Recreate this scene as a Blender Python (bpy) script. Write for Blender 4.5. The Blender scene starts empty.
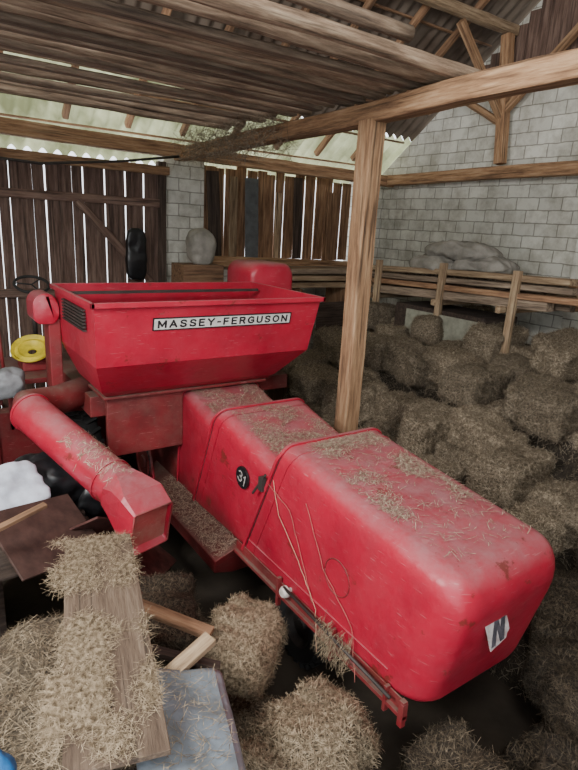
import bpy, bmesh, math, random
from mathutils import Vector, Matrix, noise
random.seed(7)
rnd=random.uniform
COL=bpy.context.scene.collection

# ------------------------------------------------------------------ materials
def newmat(name):
    m=bpy.data.materials.new(name);m.use_nodes=True
    nt=m.node_tree;nt.nodes.clear()
    o=nt.nodes.new('ShaderNodeOutputMaterial');b=nt.nodes.new('ShaderNodeBsdfPrincipled')
    nt.links.new(b.outputs[0],o.inputs[0])
    return m,nt,b,o
def N(nt,t,**k):
    n=nt.nodes.new(t)
    for a,v in k.items():
        if a.startswith('i_'): n.inputs[a[2:].replace('_',' ')].default_value=v
        else: setattr(n,a,v)
    return n
def ramp(nt,fac,stops):
    r=nt.nodes.new('ShaderNodeValToRGB');e=r.color_ramp.elements
    while len(e)<len(stops): e.new(.5)
    for i,(p,c) in enumerate(stops):
        e[i].position=p;e[i].color=(*c,1) if len(c)==3 else c
    nt.links.new(fac,r.inputs[0]);return r
def coords(nt,scale=(1,1,1),kind='Object'):
    t=nt.nodes.new('ShaderNodeTexCoord');m=nt.nodes.new('ShaderNodeMapping')
    m.inputs['Scale'].default_value=scale;nt.links.new(t.outputs[kind],m.inputs[0]);return m.outputs[0]
def bump(nt,b,h,s=.4,d=.02):
    n=nt.nodes.new('ShaderNodeBump');n.inputs['Strength'].default_value=s;n.inputs['Distance'].default_value=d
    nt.links.new(h,n.inputs['Height']);nt.links.new(n.outputs[0],b.inputs['Normal'])
    return n
def wood(name,c1,c2,c3,rough=.85,sc=1.0,var=(.65,1.25)):
    m,nt,b,o=newmat(name)
    v=coords(nt,(1.2*sc,14*sc,14*sc))
    oi=nt.nodes.new('ShaderNodeObjectInfo')
    ad=nt.nodes.new('ShaderNodeVectorMath');ad.operation='ADD';nt.links.new(v,ad.inputs[0])
    mu=nt.nodes.new('ShaderNodeVectorMath');mu.operation='SCALE';mu.inputs['Scale'].default_value=37
    cx=nt.nodes.new('ShaderNodeCombineXYZ')
    for i in range(3): nt.links.new(oi.outputs['Random'],cx.inputs[i])
    nt.links.new(cx.outputs[0],mu.inputs[0]);nt.links.new(mu.outputs[0],ad.inputs[1])
    n=N(nt,'ShaderNodeTexNoise',i_Scale=1.6,i_Detail=7.0,i_Roughness=.7);nt.links.new(ad.outputs[0],n.inputs['Vector'])
    r=ramp(nt,n.outputs['Fac'],[(.32,c1),(.5,c2),(.68,c3)])
    mr=N(nt,'ShaderNodeMapRange');mr.inputs['To Min'].default_value=var[0];mr.inputs['To Max'].default_value=var[1];nt.links.new(oi.outputs['Random'],mr.inputs['Value'])
    sc_=nt.nodes.new('ShaderNodeVectorMath');sc_.operation='SCALE';nt.links.new(r.outputs[0],sc_.inputs[0]);nt.links.new(mr.outputs[0],sc_.inputs['Scale'])
    v2=coords(nt,(.7,30,30));n2=N(nt,'ShaderNodeTexNoise',i_Scale=1.0,i_Detail=3.0);nt.links.new(v2,n2.inputs['Vector'])
    r2=ramp(nt,n2.outputs['Fac'],[(.34,(.3,.3,.3)),(.42,(1,1,1))])
    mm=nt.nodes.new('ShaderNodeMixRGB');mm.blend_type='MULTIPLY';mm.inputs[0].default_value=.8;nt.links.new(sc_.outputs[0],mm.inputs[1]);nt.links.new(r2.outputs[0],mm.inputs[2])
    nt.links.new(mm.outputs[0],b.inputs['Base Color']);b.inputs['Roughness'].default_value=rough
    bump(nt,b,n.outputs['Fac'],.8,.014)
    return m
M_BEAM=wood('beam_wood',(.12,.062,.034),(.33,.19,.10),(.50,.33,.195),var=(.9,1.12))
M_POLE=wood('pole_wood',(.07,.045,.03),(.23,.16,.108),(.42,.325,.23),var=(.6,1.3))
M_GATE=wood('weathered_board',(.08,.045,.034),(.185,.115,.088),(.30,.205,.16))
M_PLANKB=wood('brown_board',(.10,.052,.03),(.27,.15,.082),(.42,.26,.15))
M_LUMBER=wood('lumber_wood',(.14,.09,.05),(.33,.23,.14),(.52,.40,.26))
M_DARKW=wood('dark_wood',(.025,.016,.012),(.06,.04,.03),(.11,.078,.06))
M_GREYB=wood('dusty_board',(.07,.05,.036),(.2,.148,.105),(.35,.275,.2))
M_CLUTB=wood('dusty_brown_board',(.10,.065,.045),(.21,.145,.10),(.32,.235,.17))

def red_paint(name,base=(.43,.0065,.033),dark=(.31,.005,.024),dust=(.37,.17,.18),dustamt=.76,rough=.36,floor_=.04):
    m,nt,b,o=newmat(name)
    v=coords(nt,(1,1,1))
    n1=N(nt,'ShaderNodeTexNoise',i_Scale=1.5,i_Detail=5.0,i_Roughness=.55);nt.links.new(v,n1.inputs['Vector'])
    c=ramp(nt,n1.outputs['Fac'],[(.35,dark),(.58,base)])
    g=nt.nodes.new('ShaderNodeNewGeometry');sx=nt.nodes.new('ShaderNodeSeparateXYZ');nt.links.new(g.outputs['Normal'],sx.inputs[0])
    n2=N(nt,'ShaderNodeTexNoise',i_Scale=5.0,i_Detail=12.0,i_Roughness=.75);nt.links.new(v,n2.inputs['Vector'])
    mr=N(nt,'ShaderNodeMapRange');mr.inputs['From Min'].default_value=.45;mr.inputs['From Max'].default_value=.99
    nt.links.new(sx.outputs[2],mr.inputs['Value'])
    ml=N(nt,'ShaderNodeMath',operation='MULTIPLY');nt.links.new(mr.outputs[0],ml.inputs[0])
    mr2=N(nt,'ShaderNodeMapRange');mr2.inputs['From Min'].default_value=.38;mr2.inputs['From Max'].default_value=.62;mr2.inputs['To Min'].default_value=.45*dustamt;mr2.inputs['To Max'].default_value=dustamt
    nt.links.new(n2.outputs['Fac'],mr2.inputs['Value']);nt.links.new(mr2.outputs[0],ml.inputs[1])
    mr5=N(nt,'ShaderNodeMapRange');mr5.inputs['From Min'].default_value=.42;mr5.inputs['From Max'].default_value=.66;mr5.inputs['To Min'].default_value=floor_*.6;mr5.inputs['To Max'].default_value=floor_*3;nt.links.new(n2.outputs['Fac'],mr5.inputs['Value'])
    ad=N(nt,'ShaderNodeMath',operation='ADD');nt.links.new(mr5.outputs[0],ad.inputs[1]);nt.links.new(ml.outputs[0],ad.inputs[0]);ad.use_clamp=True
    mx=nt.nodes.new('ShaderNodeMixRGB');mx.inputs[2].default_value=(*dust,1);nt.links.new(ad.outputs[0],mx.inputs[0]);nt.links.new(c.outputs[0],mx.inputs[1])
    n3=N(nt,'ShaderNodeTexNoise',i_Scale=3.6,i_Detail=12.0,i_Roughness=.74);nt.links.new(v,n3.inputs['Vector'])
    rr=ramp(nt,n3.outputs['Fac'],[(.61,(0,0,0)),(.645,(.8,.8,.8))])
    mx2=nt.nodes.new('ShaderNodeMixRGB');mx2.inputs[2].default_value=(.15,.03,.02,1);nt.links.new(rr.outputs[0],mx2.inputs[0]);nt.links.new(mx.outputs[0],mx2.inputs[1])
    v2=coords(nt,(4,4,55));v2n=v2.node;v2n.inputs['Rotation'].default_value=(.5,.3,0)
    n4=N(nt,'ShaderNodeTexNoise',i_Scale=2.0,i_Detail=2.0,i_Roughness=.5);nt.links.new(v2,n4.inputs['Vector'])
    r4=ramp(nt,n4.outputs['Fac'],[(.68,(0,0,0)),(.70,(.35,.35,.35))])
    mx3=nt.nodes.new('ShaderNodeMixRGB');mx3.inputs[2].default_value=(.5,.22,.22,1);nt.links.new(r4.outputs[0],mx3.inputs[0]);nt.links.new(mx2.outputs[0],mx3.inputs[1])
    nt.links.new(mx3.outputs[0],b.inputs['Base Color'])
    mr3=N(nt,'ShaderNodeMapRange');mr3.inputs['To Min'].default_value=rough;mr3.inputs['To Max'].default_value=.58
    nt.links.new(ad.outputs[0],mr3.inputs['Value']);nt.links.new(mr3.outputs[0],b.inputs['Roughness'])
    bump(nt,b,n1.outputs['Fac'],.6,.05)
    return m
M_RED=red_paint('red_paint')
M_RED2=red_paint('dull_red_paint',(.22,.008,.015),(.10,.005,.007),(.16,.10,.08),.85,.6,.12)
M_REDW=red_paint('worn_red_paint',(.34,.04,.045),(.16,.02,.02),(.3,.16,.12),.8,.6,.3)
def plain(name,c,rough=.6,metal=0,var=.35,scale=6,c2=None,b_=.3):
    m,nt,b,o=newmat(name)
    v=coords(nt);n=N(nt,'ShaderNodeTexNoise',i_Scale=scale,i_Detail=7.0,i_Roughness=.65);nt.links.new(v,n.inputs['Vector'])
    c2=c2 or tuple(x*(1-var) for x in c)
    r=ramp(nt,n.outputs['Fac'],[(.38,c2),(.62,c)])
    nt.links.new(r.outputs[0],b.inputs['Base Color']);b.inputs['Roughness'].default_value=rough;b.inputs['Metallic'].default_value=metal
    bump(nt,b,n.outputs['Fac'],b_,.01)
    return m
M_BLACK=plain('black_rubber',(.02,.02,.02),.8)
M_DARKM=plain('greasy_steel',(.06,.05,.045),.6,.3)
M_YEL=plain('yellow_paint',(.85,.68,.05),.5)
M_WHITE=plain('white_plastic',(.7,.66,.6),.5)
M_DECW=plain('silver_decal',(.66,.65,.61),.4,var=.18,scale=14)
M_LABEL=plain('worn_label',(.62,.58,.56),.5,scale=18,c2=(.38,.30,.30))
M_DECG=plain('worn_decal',(.48,.44,.42),.5,var=.4,scale=30)
M_DECK=plain('black_decal',(.012,.012,.014),.5)
M_EMB=plain('dark_emblem',(.10,.09,.11),.5,scale=25,c2=(.04,.04,.05))
M_SACK=plain('sack_cloth',(.36,.34,.30),.95,var=.4,scale=3,b_=.1)
M_BLUE=plain('blue_plastic',(.03,.16,.42),.4)
M_PALEB=plain('pale_blue_plastic',(.62,.68,.78),.4,scale=4)
M_BLKP=plain('black_plastic',(.015,.016,.018),.35)
M_METAL=plain('blue_grey_sheet',(.26,.31,.36),.42,.2,.5,4,c2=(.16,.175,.185))
M_WINB=plain('grey_window_board',(.12,.13,.135),.7)
M_PANEL=plain('pale_panel',(.34,.34,.27),.8)
M_RUSTP=plain('rusty_sheet',(.10,.032,.026),.7,.1,.6)
M_BRP=plain('dark_brown_panel',(.075,.04,.032),.6,.0,.5)
M_TWINE=plain('twine',(.60,.36,.24),.9)
M_TWINEB=plain('red_twine',(.45,.15,.12),.9)
M_TARP=plain('grey_tarp',(.22,.23,.24),.7)

def hay_mat(name,c1,c2,c3,sc=1):
    m,nt,b,o=newmat(name)
    v=coords(nt,(1,1,1))
    w=N(nt,'ShaderNodeTexNoise',i_Scale=4*sc,i_Detail=3.0);nt.links.new(v,w.inputs['Vector'])
    mx=nt.nodes.new('ShaderNodeMixRGB');mx.inputs[0].default_value=.35;nt.links.new(v,mx.inputs[1]);nt.links.new(w.outputs['Color'],mx.inputs[2])
    mp=nt.nodes.new('ShaderNodeMapping');mp.inputs['Scale'].default_value=(9*sc,60*sc,60*sc);mp.inputs['Rotation'].default_value=(.3,.2,.5);nt.links.new(mx.outputs[0],mp.inputs[0])
    n=N(nt,'ShaderNodeTexNoise',i_Scale=1.5,i_Detail=8.0,i_Roughness=.7);nt.links.new(mp.outputs[0],n.inputs['Vector'])
    r=ramp(nt,n.outputs['Fac'],[(.36,c1),(.5,c2),(.66,c3)])
    oi=nt.nodes.new('ShaderNodeObjectInfo');mr=N(nt,'ShaderNodeMapRange');mr.inputs['To Min'].default_value=.7;mr.inputs['To Max'].default_value=1.15;nt.links.new(oi.outputs['Random'],mr.inputs['Value'])
    sc_=nt.nodes.new('ShaderNodeVectorMath');sc_.operation='SCALE';nt.links.new(r.outputs[0],sc_.inputs[0]);nt.links.new(mr.outputs[0],sc_.inputs['Scale'])
    nt.links.new(sc_.outputs[0],b.inputs['Base Color']);b.inputs['Roughness'].default_value=.95
    bump(nt,b,n.outputs['Fac'],1.0,.03)
    return m
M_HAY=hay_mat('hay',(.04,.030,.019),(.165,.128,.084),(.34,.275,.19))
M_HAYD=hay_mat('hay_shade_tone',(.012,.008,.005),(.045,.033,.021),(.10,.075,.046))  # darkened copy of the hay, shade put into the colour
def straw_mat(name,c1,c2):
    m,nt,b,o=newmat(name)
    v=coords(nt);n=N(nt,'ShaderNodeTexNoise',i_Scale=38,i_Detail=2.0);nt.links.new(v,n.inputs['Vector'])
    r=ramp(nt,n.outputs['Fac'],[(.32,c1),(.68,c2)])
    oi=nt.nodes.new('ShaderNodeObjectInfo');mr=N(nt,'ShaderNodeMapRange');mr.inputs['To Min'].default_value=.7;mr.inputs['To Max'].default_value=1.15;nt.links.new(oi.outputs['Random'],mr.inputs['Value'])
    sc_=nt.nodes.new('ShaderNodeVectorMath');sc_.operation='SCALE';nt.links.new(r.outputs[0],sc_.inputs[0]);nt.links.new(mr.outputs[0],sc_.inputs['Scale'])
    nt.links.new(sc_.outputs[0],b.inputs['Base Color']);b.inputs['Roughness'].default_value=.8
    return m
M_STRAW=straw_mat('straw_strand',(.13,.09,.05),(.54,.43,.29))
M_STRAWG=straw_mat('grey_straw_strand',(.09,.066,.042),(.45,.37,.265))
M_STRAWK=straw_mat('straw_shade_tone',(.03,.022,.014),(.17,.13,.085))  # darker copy of the grey straw with shade painted in
M_STRAWD=straw_mat('dusty_straw',(.20,.14,.10),(.58,.47,.35))

def brick(name,ax,c1=(.74,.74,.69),c2=(.60,.60,.56),mort=(.33,.32,.285)):
    m,nt,b,o=newmat(name)
    t=nt.nodes.new('ShaderNodeTexCoord');s=nt.nodes.new('ShaderNodeSeparateXYZ');c=nt.nodes.new('ShaderNodeCombineXYZ')
    nt.links.new(t.outputs['Object'],s.inputs[0]);nt.links.new(s.outputs[ax],c.inputs[0]);nt.links.new(s.outputs[2],c.inputs[1])
    k=N(nt,'ShaderNodeTexBrick');k.inputs['Color1'].default_value=(*c1,1);k.inputs['Color2'].default_value=(*c2,1);k.inputs['Mortar'].default_value=(*mort,1)
    k.inputs['Scale'].default_value=1;k.inputs['Brick Width'].default_value=.40;k.inputs['Row Height'].default_value=.20;k.inputs['Mortar Size'].default_value=.012;k.inputs['Mortar Smooth'].default_value=.6
    dn=N(nt,'ShaderNodeTexNoise',i_Scale=5,i_Detail=3.0);nt.links.new(t.outputs['Object'],dn.inputs['Vector'])
    mx=nt.nodes.new('ShaderNodeMixRGB');mx.blend_type='ADD';mx.inputs[0].default_value=.035;nt.links.new(c.outputs[0],mx.inputs[1]);nt.links.new(dn.outputs['Color'],mx.inputs[2])
    nt.links.new(mx.outputs[0],k.inputs['Vector'])
    n=N(nt,'ShaderNodeTexNoise',i_Scale=2.5,i_Detail=8.0,i_Roughness=.7);nt.links.new(t.outputs['Object'],n.inputs['Vector'])
    r=ramp(nt,n.outputs['Fac'],[(.35,(.6,.58,.53)),(.58,(1,1,.97))])
    m2=nt.nodes.new('ShaderNodeMixRGB');m2.blend_type='MULTIPLY';m2.inputs[0].default_value=1;nt.links.new(k.outputs['Color'],m2.inputs[1]);nt.links.new(r.outputs[0],m2.inputs[2])
    nt.links.new(m2.outputs[0],b.inputs['Base Color']);b.inputs['Roughness'].default_value=.95
    iv=N(nt,'ShaderNodeMath',operation='SUBTRACT');iv.inputs[0].default_value=1;nt.links.new(k.outputs['Fac'],iv.inputs[1])
    bump(nt,b,iv.outputs[0],.4,.012)
    return m
M_BRX=brick('block_masonry_back',0);M_BRY=brick('block_masonry_side',1)
def roofmat(name,ca,cb,k=.5):
    m,nt,b,o=newmat(name)
    nt.nodes.remove(b)
    v=coords(nt);n=N(nt,'ShaderNodeTexNoise',i_Scale=1.5,i_Detail=6.0);nt.links.new(v,n.inputs['Vector'])
    r=ramp(nt,n.outputs['Fac'],[(.35,ca),(.65,cb)])
    d=nt.nodes.new('ShaderNodeBsdfDiffuse');t=nt.nodes.new('ShaderNodeBsdfTranslucent');mx=nt.nodes.new('ShaderNodeMixShader');mx.inputs[0].default_value=k
    nt.links.new(r.outputs[0],d.inputs[0]);nt.links.new(r.outputs[0],t.inputs[0]);nt.links.new(d.outputs[0],mx.inputs[1]);nt.links.new(t.outputs[0],mx.inputs[2]);nt.links.new(mx.outputs[0],o.inputs[0])
    return m
M_ROOFL=roofmat('translucent_corrugated_sheet',(.22,.23,.12),(.56,.57,.36))
M_ROOFG=roofmat('brown_grey_corrugated_sheet',(.075,.055,.042),(.15,.12,.095),.04)
M_ROOFD=plain('roof_sheet_dark',(.15,.105,.075),.9,scale=2)
M_DIRT=plain('dirt_floor',(.04,.03,.02),1,scale=3)

# ------------------------------------------------------------------ builders
def mesh_obj(name,verts,faces,mat,smooth=False):
    me=bpy.data.meshes.new(name);me.from_pydata([tuple(v) for v in verts],[],faces);me.update()
    if smooth:
        for p in me.polygons: p.use_smooth=True
    me.materials.append(mat)
    o=bpy.data.objects.new(name,me);COL.objects.link(o);return o
def top(o,label,cat,group=None,kind=None):
    o['label']=label;o['category']=cat
    if group:o['group']=group
    if kind:o['kind']=kind
    return o
def struct(o): o['kind']='structure';return o
class MB:
    def __init__(s): s.v=[];s.f=[]
    def box(s,x0,x1,y0,y1,z0,z1,M=None):
        b=len(s.v)
        P=[(x,y,z) for z in (z0,z1) for y in (y0,y1) for x in (x0,x1)]
        for p in P: s.v.append(M@Vector(p) if M else Vector(p))
        for q in ((0,2,3,1),(4,5,7,6),(0,1,5,4),(2,6,7,3),(0,4,6,2),(1,3,7,5)): s.f.append([b+i for i in q])
    def loft(s,rings,cap0=True,cap1=True,closed=True):
        b=len(s.v);n=len(rings[0])
        for r in rings: s.v+= [Vector(p) for p in r]
        for i in range(len(rings)-1):
            for j in range(n if closed else n-1):
                k=(j+1)%n
                s.f.append([b+i*n+j,b+i*n+k,b+(i+1)*n+k,b+(i+1)*n+j])
        if cap0: s.f.append([b+j for j in range(n)][::-1])
        if cap1: s.f.append([b+(len(rings)-1)*n+j for j in range(n)])
    def cyl(s,p0,p1,r0,r1=None,n=20,cap=True):
        r1=r0 if r1 is None else r1
        p0=Vector(p0);p1=Vector(p1);d=(p1-p0).normalized()
        a=d.orthogonal().normalized();c=d.cross(a)
        rings=[[p+ (a*math.cos(t)+c*math.sin(t))*r for t in [2*math.pi*i/n for i in range(n)]] for p,r in ((p0,r0),(p1,r1))]
        s.loft(rings,cap,cap)
    def lathe(s,origin,axis,prof,n=32,cap=False):
        o=Vector(origin);d=Vector(axis).normalized();a=d.orthogonal().normalized();c=d.cross(a)
        rings=[[o+d*h+(a*math.cos(t)+c*math.sin(t))*r for t in [2*math.pi*i/n for i in range(n)]] for h,r in prof]
        s.loft(rings,cap,cap)
    def tube(s,pts,r,n=8):
        pts=[Vector(p) for p in pts];rings=[]
        a=None
        for i,p in enumerate(pts):
            d=(pts[min(i+1,len(pts)-1)]-pts[max(i-1,0)]).normalized()
            if a is None: a=d.orthogonal().normalized()
            a=(a-d*a.dot(d)).normalized();c=d.cross(a)
            rings.append([p+(a*math.cos(t)+c*math.sin(t))*r for t in [2*math.pi*k/n for k in range(n)]])
        s.loft(rings)
    def obj(s,name,mat,smooth=False,bevel=0,seg=2,solid=0,auto=None):
        o=mesh_obj(name,s.v,s.f,mat,smooth)
        bm=bmesh.new();bm.from_mesh(o.data);bmesh.ops.recalc_face_normals(bm,faces=bm.faces);bm.to_mesh(o.data);bm.free()
        if solid:
            m=o.modifiers.new('s','SOLIDIFY');m.thickness=solid;m.offset=-1
        if bevel:
            m=o.modifiers.new('b','BEVEL');m.width=bevel;m.segments=seg;m.limit_method='ANGLE';m.angle_limit=math.radians(35)
        if auto:
            o.data.shade_smooth();
            try:o.data.set_sharp_from_angle(angle=math.radians(auto))
            except Exception: pass
        return o
def beam(name,p0,p1,w,h,mat,rough=.006,round_=False,roll=0):
    p0=Vector(p0);p1=Vector(p1);L=(p1-p0).length;seg=max(4,int(L/.2));x=(p1-p0).normalized()
    ref=Vector((0,0,1)) if abs(x.z)<.9 else Vector((0,1,0))
    y=ref.cross(x).normalized();z=x.cross(y)
    sd=rnd(0,100);rings=[]
    n=12 if round_ else 8
    for i in range(seg+1):
        t=L*i/seg;ring=[]
        bx=noise.noise(Vector((t*.4,sd,0)))*rough*(3 if round_ else 2.2);by=noise.noise(Vector((t*.4,sd,9)))*rough*(3 if round_ else 2.2)
        for k in range(n):
            if round_:
                a=2*math.pi*k/n;yy=math.cos(a)*w/2;zz=math.sin(a)*h/2
            else:
                c=.012
                q=[(-w/2+c,-h/2),(w/2-c,-h/2),(w/2,-h/2+c),(w/2,h/2-c),(w/2-c,h/2),(-w/2+c,h/2),(-w/2,h/2-c),(-w/2,-h/2+c)][k];yy,zz=q
            j=noise.noise(Vector((t*3,yy*9+sd,zz*9)))*min(rough,.008)
            f=1+j/max(w,h)*2
            ring.append((t,yy*f+bx,zz*f+by))
        rings.append(ring)
    b=MB();b.loft(rings);o=b.obj(name,mat,smooth=round_)
    Mx=Matrix((x,y,z)).transposed().to_4x4()
    if roll: Mx=Mx@Matrix.Rotation(roll,4,'X')
    o.matrix_world=Matrix.Translation(p0)@Mx
    return o
def superell(name,size,mat,ex=4,div=12,amp=.03,fr=3,seed=0,sag=0,fold=0):
    bm=bmesh.new();bmesh.ops.create_cube(bm,size=2)
    bmesh.ops.subdivide_edges(bm,edges=bm.edges[:],cuts=div,use_grid_fill=True)
    for v in bm.verts:
        p=v.co;m=(abs(p.x)**ex+abs(p.y)**ex+abs(p.z)**ex)**(1/ex);p=p/m
        q=Vector((p.x*size[0]/2,p.y*size[1]/2,p.z*size[2]/2))
        d=noise.fractal(q*fr*2+Vector((seed*7.3,seed,0)),1,2,3)
        if fold: d+=fold/amp*(1-abs(noise.noise(Vector((q.x*3+seed,q.y*9,q.z*4))))*4)*.4 if amp else 0
        q+=p.normalized()*d*amp
        if sag: q.z-=sag*((q.x/(size[0]/2))**2+(q.y/(size[1]/2))**2)
        v.co=q
    for f in bm.faces:f.smooth=True
    me=bpy.data.meshes.new(name);bm.to_mesh(me);bm.free();me.materials.append(mat)
    return me
def strands_into(V,Fc,pts,lmin=.05,lmax=.16,w=.0025,lift=.35,fixdir=None,mi=None):
    for p,nrm in pts:
        t=Vector((rnd(-1,1),rnd(-1,1),rnd(-1,1)))
        if fixdir is not None: t=t*.6+fixdir*random.choice((-1,1))
        t=(t-nrm*t.dot(nrm));
        if t.length<.05: continue
        t.normalize();t=(t+nrm*rnd(-.1,lift)).normalized()
        L=rnd(lmin,lmax);s=t.cross(nrm)
        if s.length<.01: continue
        s=s.normalized()*w*rnd(.6,1.3)
        p=p+nrm*.004;b=len(V);bend=nrm*rnd(-.03,.03)+s.normalized()*rnd(-.03,.03)
        a=p-t*L/2;m=p+bend*L*4;c=p+t*L/2
        V+= [a-s,a+s,m+s,m-s,c+s*.6,c-s*.6]
        Fc+= [(b,b+1,b+2,b+3),(b+3,b+2,b+4,b+5)]
def sample_mesh(me,n):
    polys=list(me.polygons);ws=[p.area for p in polys]
    out=[]
    for p in random.choices(polys,weights=ws,k=n):
        vs=[me.vertices[i].co for i in p.vertices]
        a,b=rnd(0,1),rnd(0,1)
        q=vs[0].lerp(vs[1],a).lerp(vs[3 if len(vs)>3 else 2].lerp(vs[2],a),b)
        out.append((q,p.normal.copy()))
    return out
def add_strands(me,V,Fc,mat):
    bm=bmesh.new();bm.from_mesh(me)
    tmp=bpy.data.meshes.new('t');tmp.from_pydata([tuple(v) for v in V],[],Fc)
    nb=len(bm.faces);bm.from_mesh(tmp);bm.faces.ensure_lookup_table()
    for f in bm.faces[nb:]: f.material_index=1
    bm.to_mesh(me);bm.free();me.materials.append(mat);bpy.data.meshes.remove(tmp)
def bale_mesh(name,size,seed,n=5200,amp=.036,ex=8,lift=.4,ln=(.03,.16),sm=None,w=.0019,hm=None):
    bm=bmesh.new();bmesh.ops.create_cube(bm,size=2)
    bmesh.ops.subdivide_edges(bm,edges=bm.edges[:],cuts=22,use_grid_fill=True)
    shx=noise.noise(Vector((seed*3.1,1,1)))*.25;shy=noise.noise(Vector((seed*5.7,2,1)))*.2
    for v in bm.verts:
        p=v.co;m=(abs(p.x)**ex+abs(p.y)**ex+abs(p.z)**ex)**(1/ex);p=p/m
        q=Vector((p.x*size[0]/2,p.y*size[1]/2,p.z*size[2]/2))
        d=noise.fractal(q*5+Vector((seed*7.3,seed,0)),1,2,5)
        d2=noise.noise(Vector((q.x*26,seed,q.z*1.5)))
        g=math.exp(-((abs(q.x)-size[0]*.22)/.022)**2)*.025
        nn=Vector((p.x**5*.6,p.y**5,p.z**5))
        nn=nn.normalized() if nn.length>1e-6 else p.normalized()
        q+=nn*(d*amp+d2*.018-g)
        q.x+=q.z*shx;q.y+=q.z*shy;q.z+=.05*noise.noise(Vector((q.x*2+seed,q.y*2,4)))
        v.co=q
    for f in bm.faces:f.smooth=True
    me=bpy.data.meshes.new(name);bm.to_mesh(me);bm.free();me.materials.append(hm or M_HAY)
    V=[];Fc=[]
    strands_into(V,Fc,sample_mesh(me,n),ln[0],ln[1],w,lift)
    add_strands(me,V,Fc,sm or M_STRAWG)
    return me

# ------------------------------------------------------------------ camera
f=560.0
a=math.radians(35.05);p=math.radians(15.69);r=math.radians(3.29)
fw=Vector((math.sin(a)*math.cos(p),math.cos(a)*math.cos(p),-math.sin(p)))
rt=Vector((math.cos(a),-math.sin(a),0));up=rt.cross(fw)
R=rt*math.cos(r)+up*math.sin(r);U=-rt*math.sin(r)+up*math.cos(r)
cd=bpy.data.cameras.new('camera');cam=bpy.data.objects.new('camera',cd);COL.objects.link(cam)
cd.sensor_fit='VERTICAL';cd.sensor_height=36;cd.lens=36*f/770;cd.clip_start=.05
Mc=Matrix((R,U,-fw)).transposed().to_4x4();cam.matrix_world=Matrix.Translation((0,0,3.7))@Mc
bpy.context.scene.camera=cam

# ------------------------------------------------------------------ room shell
YW=9.2;XR=8.6;SL=.75
b=MB();b.box(-4.3,XR+.3,-4,YW+.3,-.2,0);struct(b.obj('floor',M_DIRT))
def roofz(y): return 4.95+SL*(YW-y)
b=MB()
b.box(3.72,XR,YW,YW+.25,0,3.02)
b.box(3.72,4.44,YW-.02,YW+.25,3.02,4.72)
b.box(7.85,XR,YW,YW+.25,3.02,4.8)
struct(b.obj('wall_back',M_BRX))
b=MB();y0=-1.0
pts=[(y0,0),(YW+.25,0),(YW+.25,roofz(YW+.25)),(3,roofz(3)),(y0,roofz(7))]
b.loft([[(XR,y,z) for y,z in pts],[(XR+.25,y,z) for y,z in pts]])
b.box(XR-.2,XR,4.35,4.72,0,4.72)
struct(b.obj('wall_right',M_BRY))
b=MB();yy=-1.0
zb=6.15
while yy<YW-(zb-4.95)/SL-.15:
    ww=.2*rnd(.85,1.15);zt=min(roofz(yy),roofz(yy+ww)) if yy>3 else 9.0
    b.box(XR-.04+rnd(-.008,.008),XR-.01,yy,yy+ww-.008,zb+rnd(-.03,.03),max(zb+.1,zt-.02));yy+=ww
o=b.obj('wall_gable',M_GATE);o.data.transform(Matrix.Rotation(math.radians(90),4,'Y'));o.matrix_world=Matrix.Rotation(math.radians(-90),4,'Y');struct(o)
pts=[(1.0,0),(YW+.25,0),(YW+.25,roofz(YW+.25)),(3,roofz(3)),(1.0,roofz(5))]
b=MB();b.loft([[(-4.25,y,z) for y,z in pts],[(-4.0,y,z) for y,z in pts]]);struct(b.obj('wall_left_light_block',M_BRY))  # unseen wall added to keep sky light out on the left
b=MB();b.box(1.4,XR+.25,-1.25,-1.0,0,6.4);struct(b.obj('wall_front_light_block',M_BRX))  # unseen wall added to block daylight and darken the lower right
def boards(name,x0,x1,z0,z1,y,w,gap,mat,jit=.02):
    V=MB();x=x0
    while x<x1:
        ww=w*rnd(.8,1.2);t=rnd(-jit,jit)*.5
        M=Matrix.Translation((x+ww/2,y+rnd(-.01,.01),z0))@Matrix.Rotation(t*.4,4,'Y')
        V.box(-ww/2,ww/2,-.012,.012,rnd(-jit,0),z1-z0+rnd(-jit,jit),M)
        x+=ww+gap*rnd(.2,1.5)
    o=V.obj(name,mat)
    Rm=Matrix.Rotation(math.radians(-90),4,'Y')
    o.data.transform(Rm.inverted());o.matrix_world=Rm
    return o
struct(boards('door_1',-3.9,3.62,0.04,4.42,YW-.05,.16,.012,M_GATE))
struct(boards('window_1',4.5,7.8,3.12,4.66,YW+.12,.2,.022,M_PLANKB,.05))
for z in (2.55,3.95):
    top(beam('gate_rail',(-3.9,YW-.11,z),(3.6,YW-.11,z),.05,.13,M_GATE),'weathered horizontal rail nailed across the plank gate','rail','gate rails')
top(beam('gate_brace',(2.3,YW-.13,3.9),(3.45,YW-.13,2.7),.04,.12,M_GATE),'diagonal weathered brace on the plank gate','brace')
top(beam('gate_post',(3.66,YW-.05,0),(3.66,YW-.05,4.6),.13,.13,M_DARKW),'dark timber gate post beside the masonry pier','post')
top(beam('lintel_beam',(-3.9,YW-.12,4.48),(3.75,YW-.12,4.46),.14,.13,M_BEAM),'brown timber lintel above the plank gate','beam')
top(beam('tie_beam',(-3.9,YW-.35,4.86),(8.5,YW-.3,4.70),.17,.2,M_BEAM,.015),'long rough brown timber along the wall head','beam')
top(beam('sill_beam',(4.3,YW-.14,3.06),(7.95,YW-.14,3.0),.22,.18,M_BEAM),'brown timber sill under the board window','beam')
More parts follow.
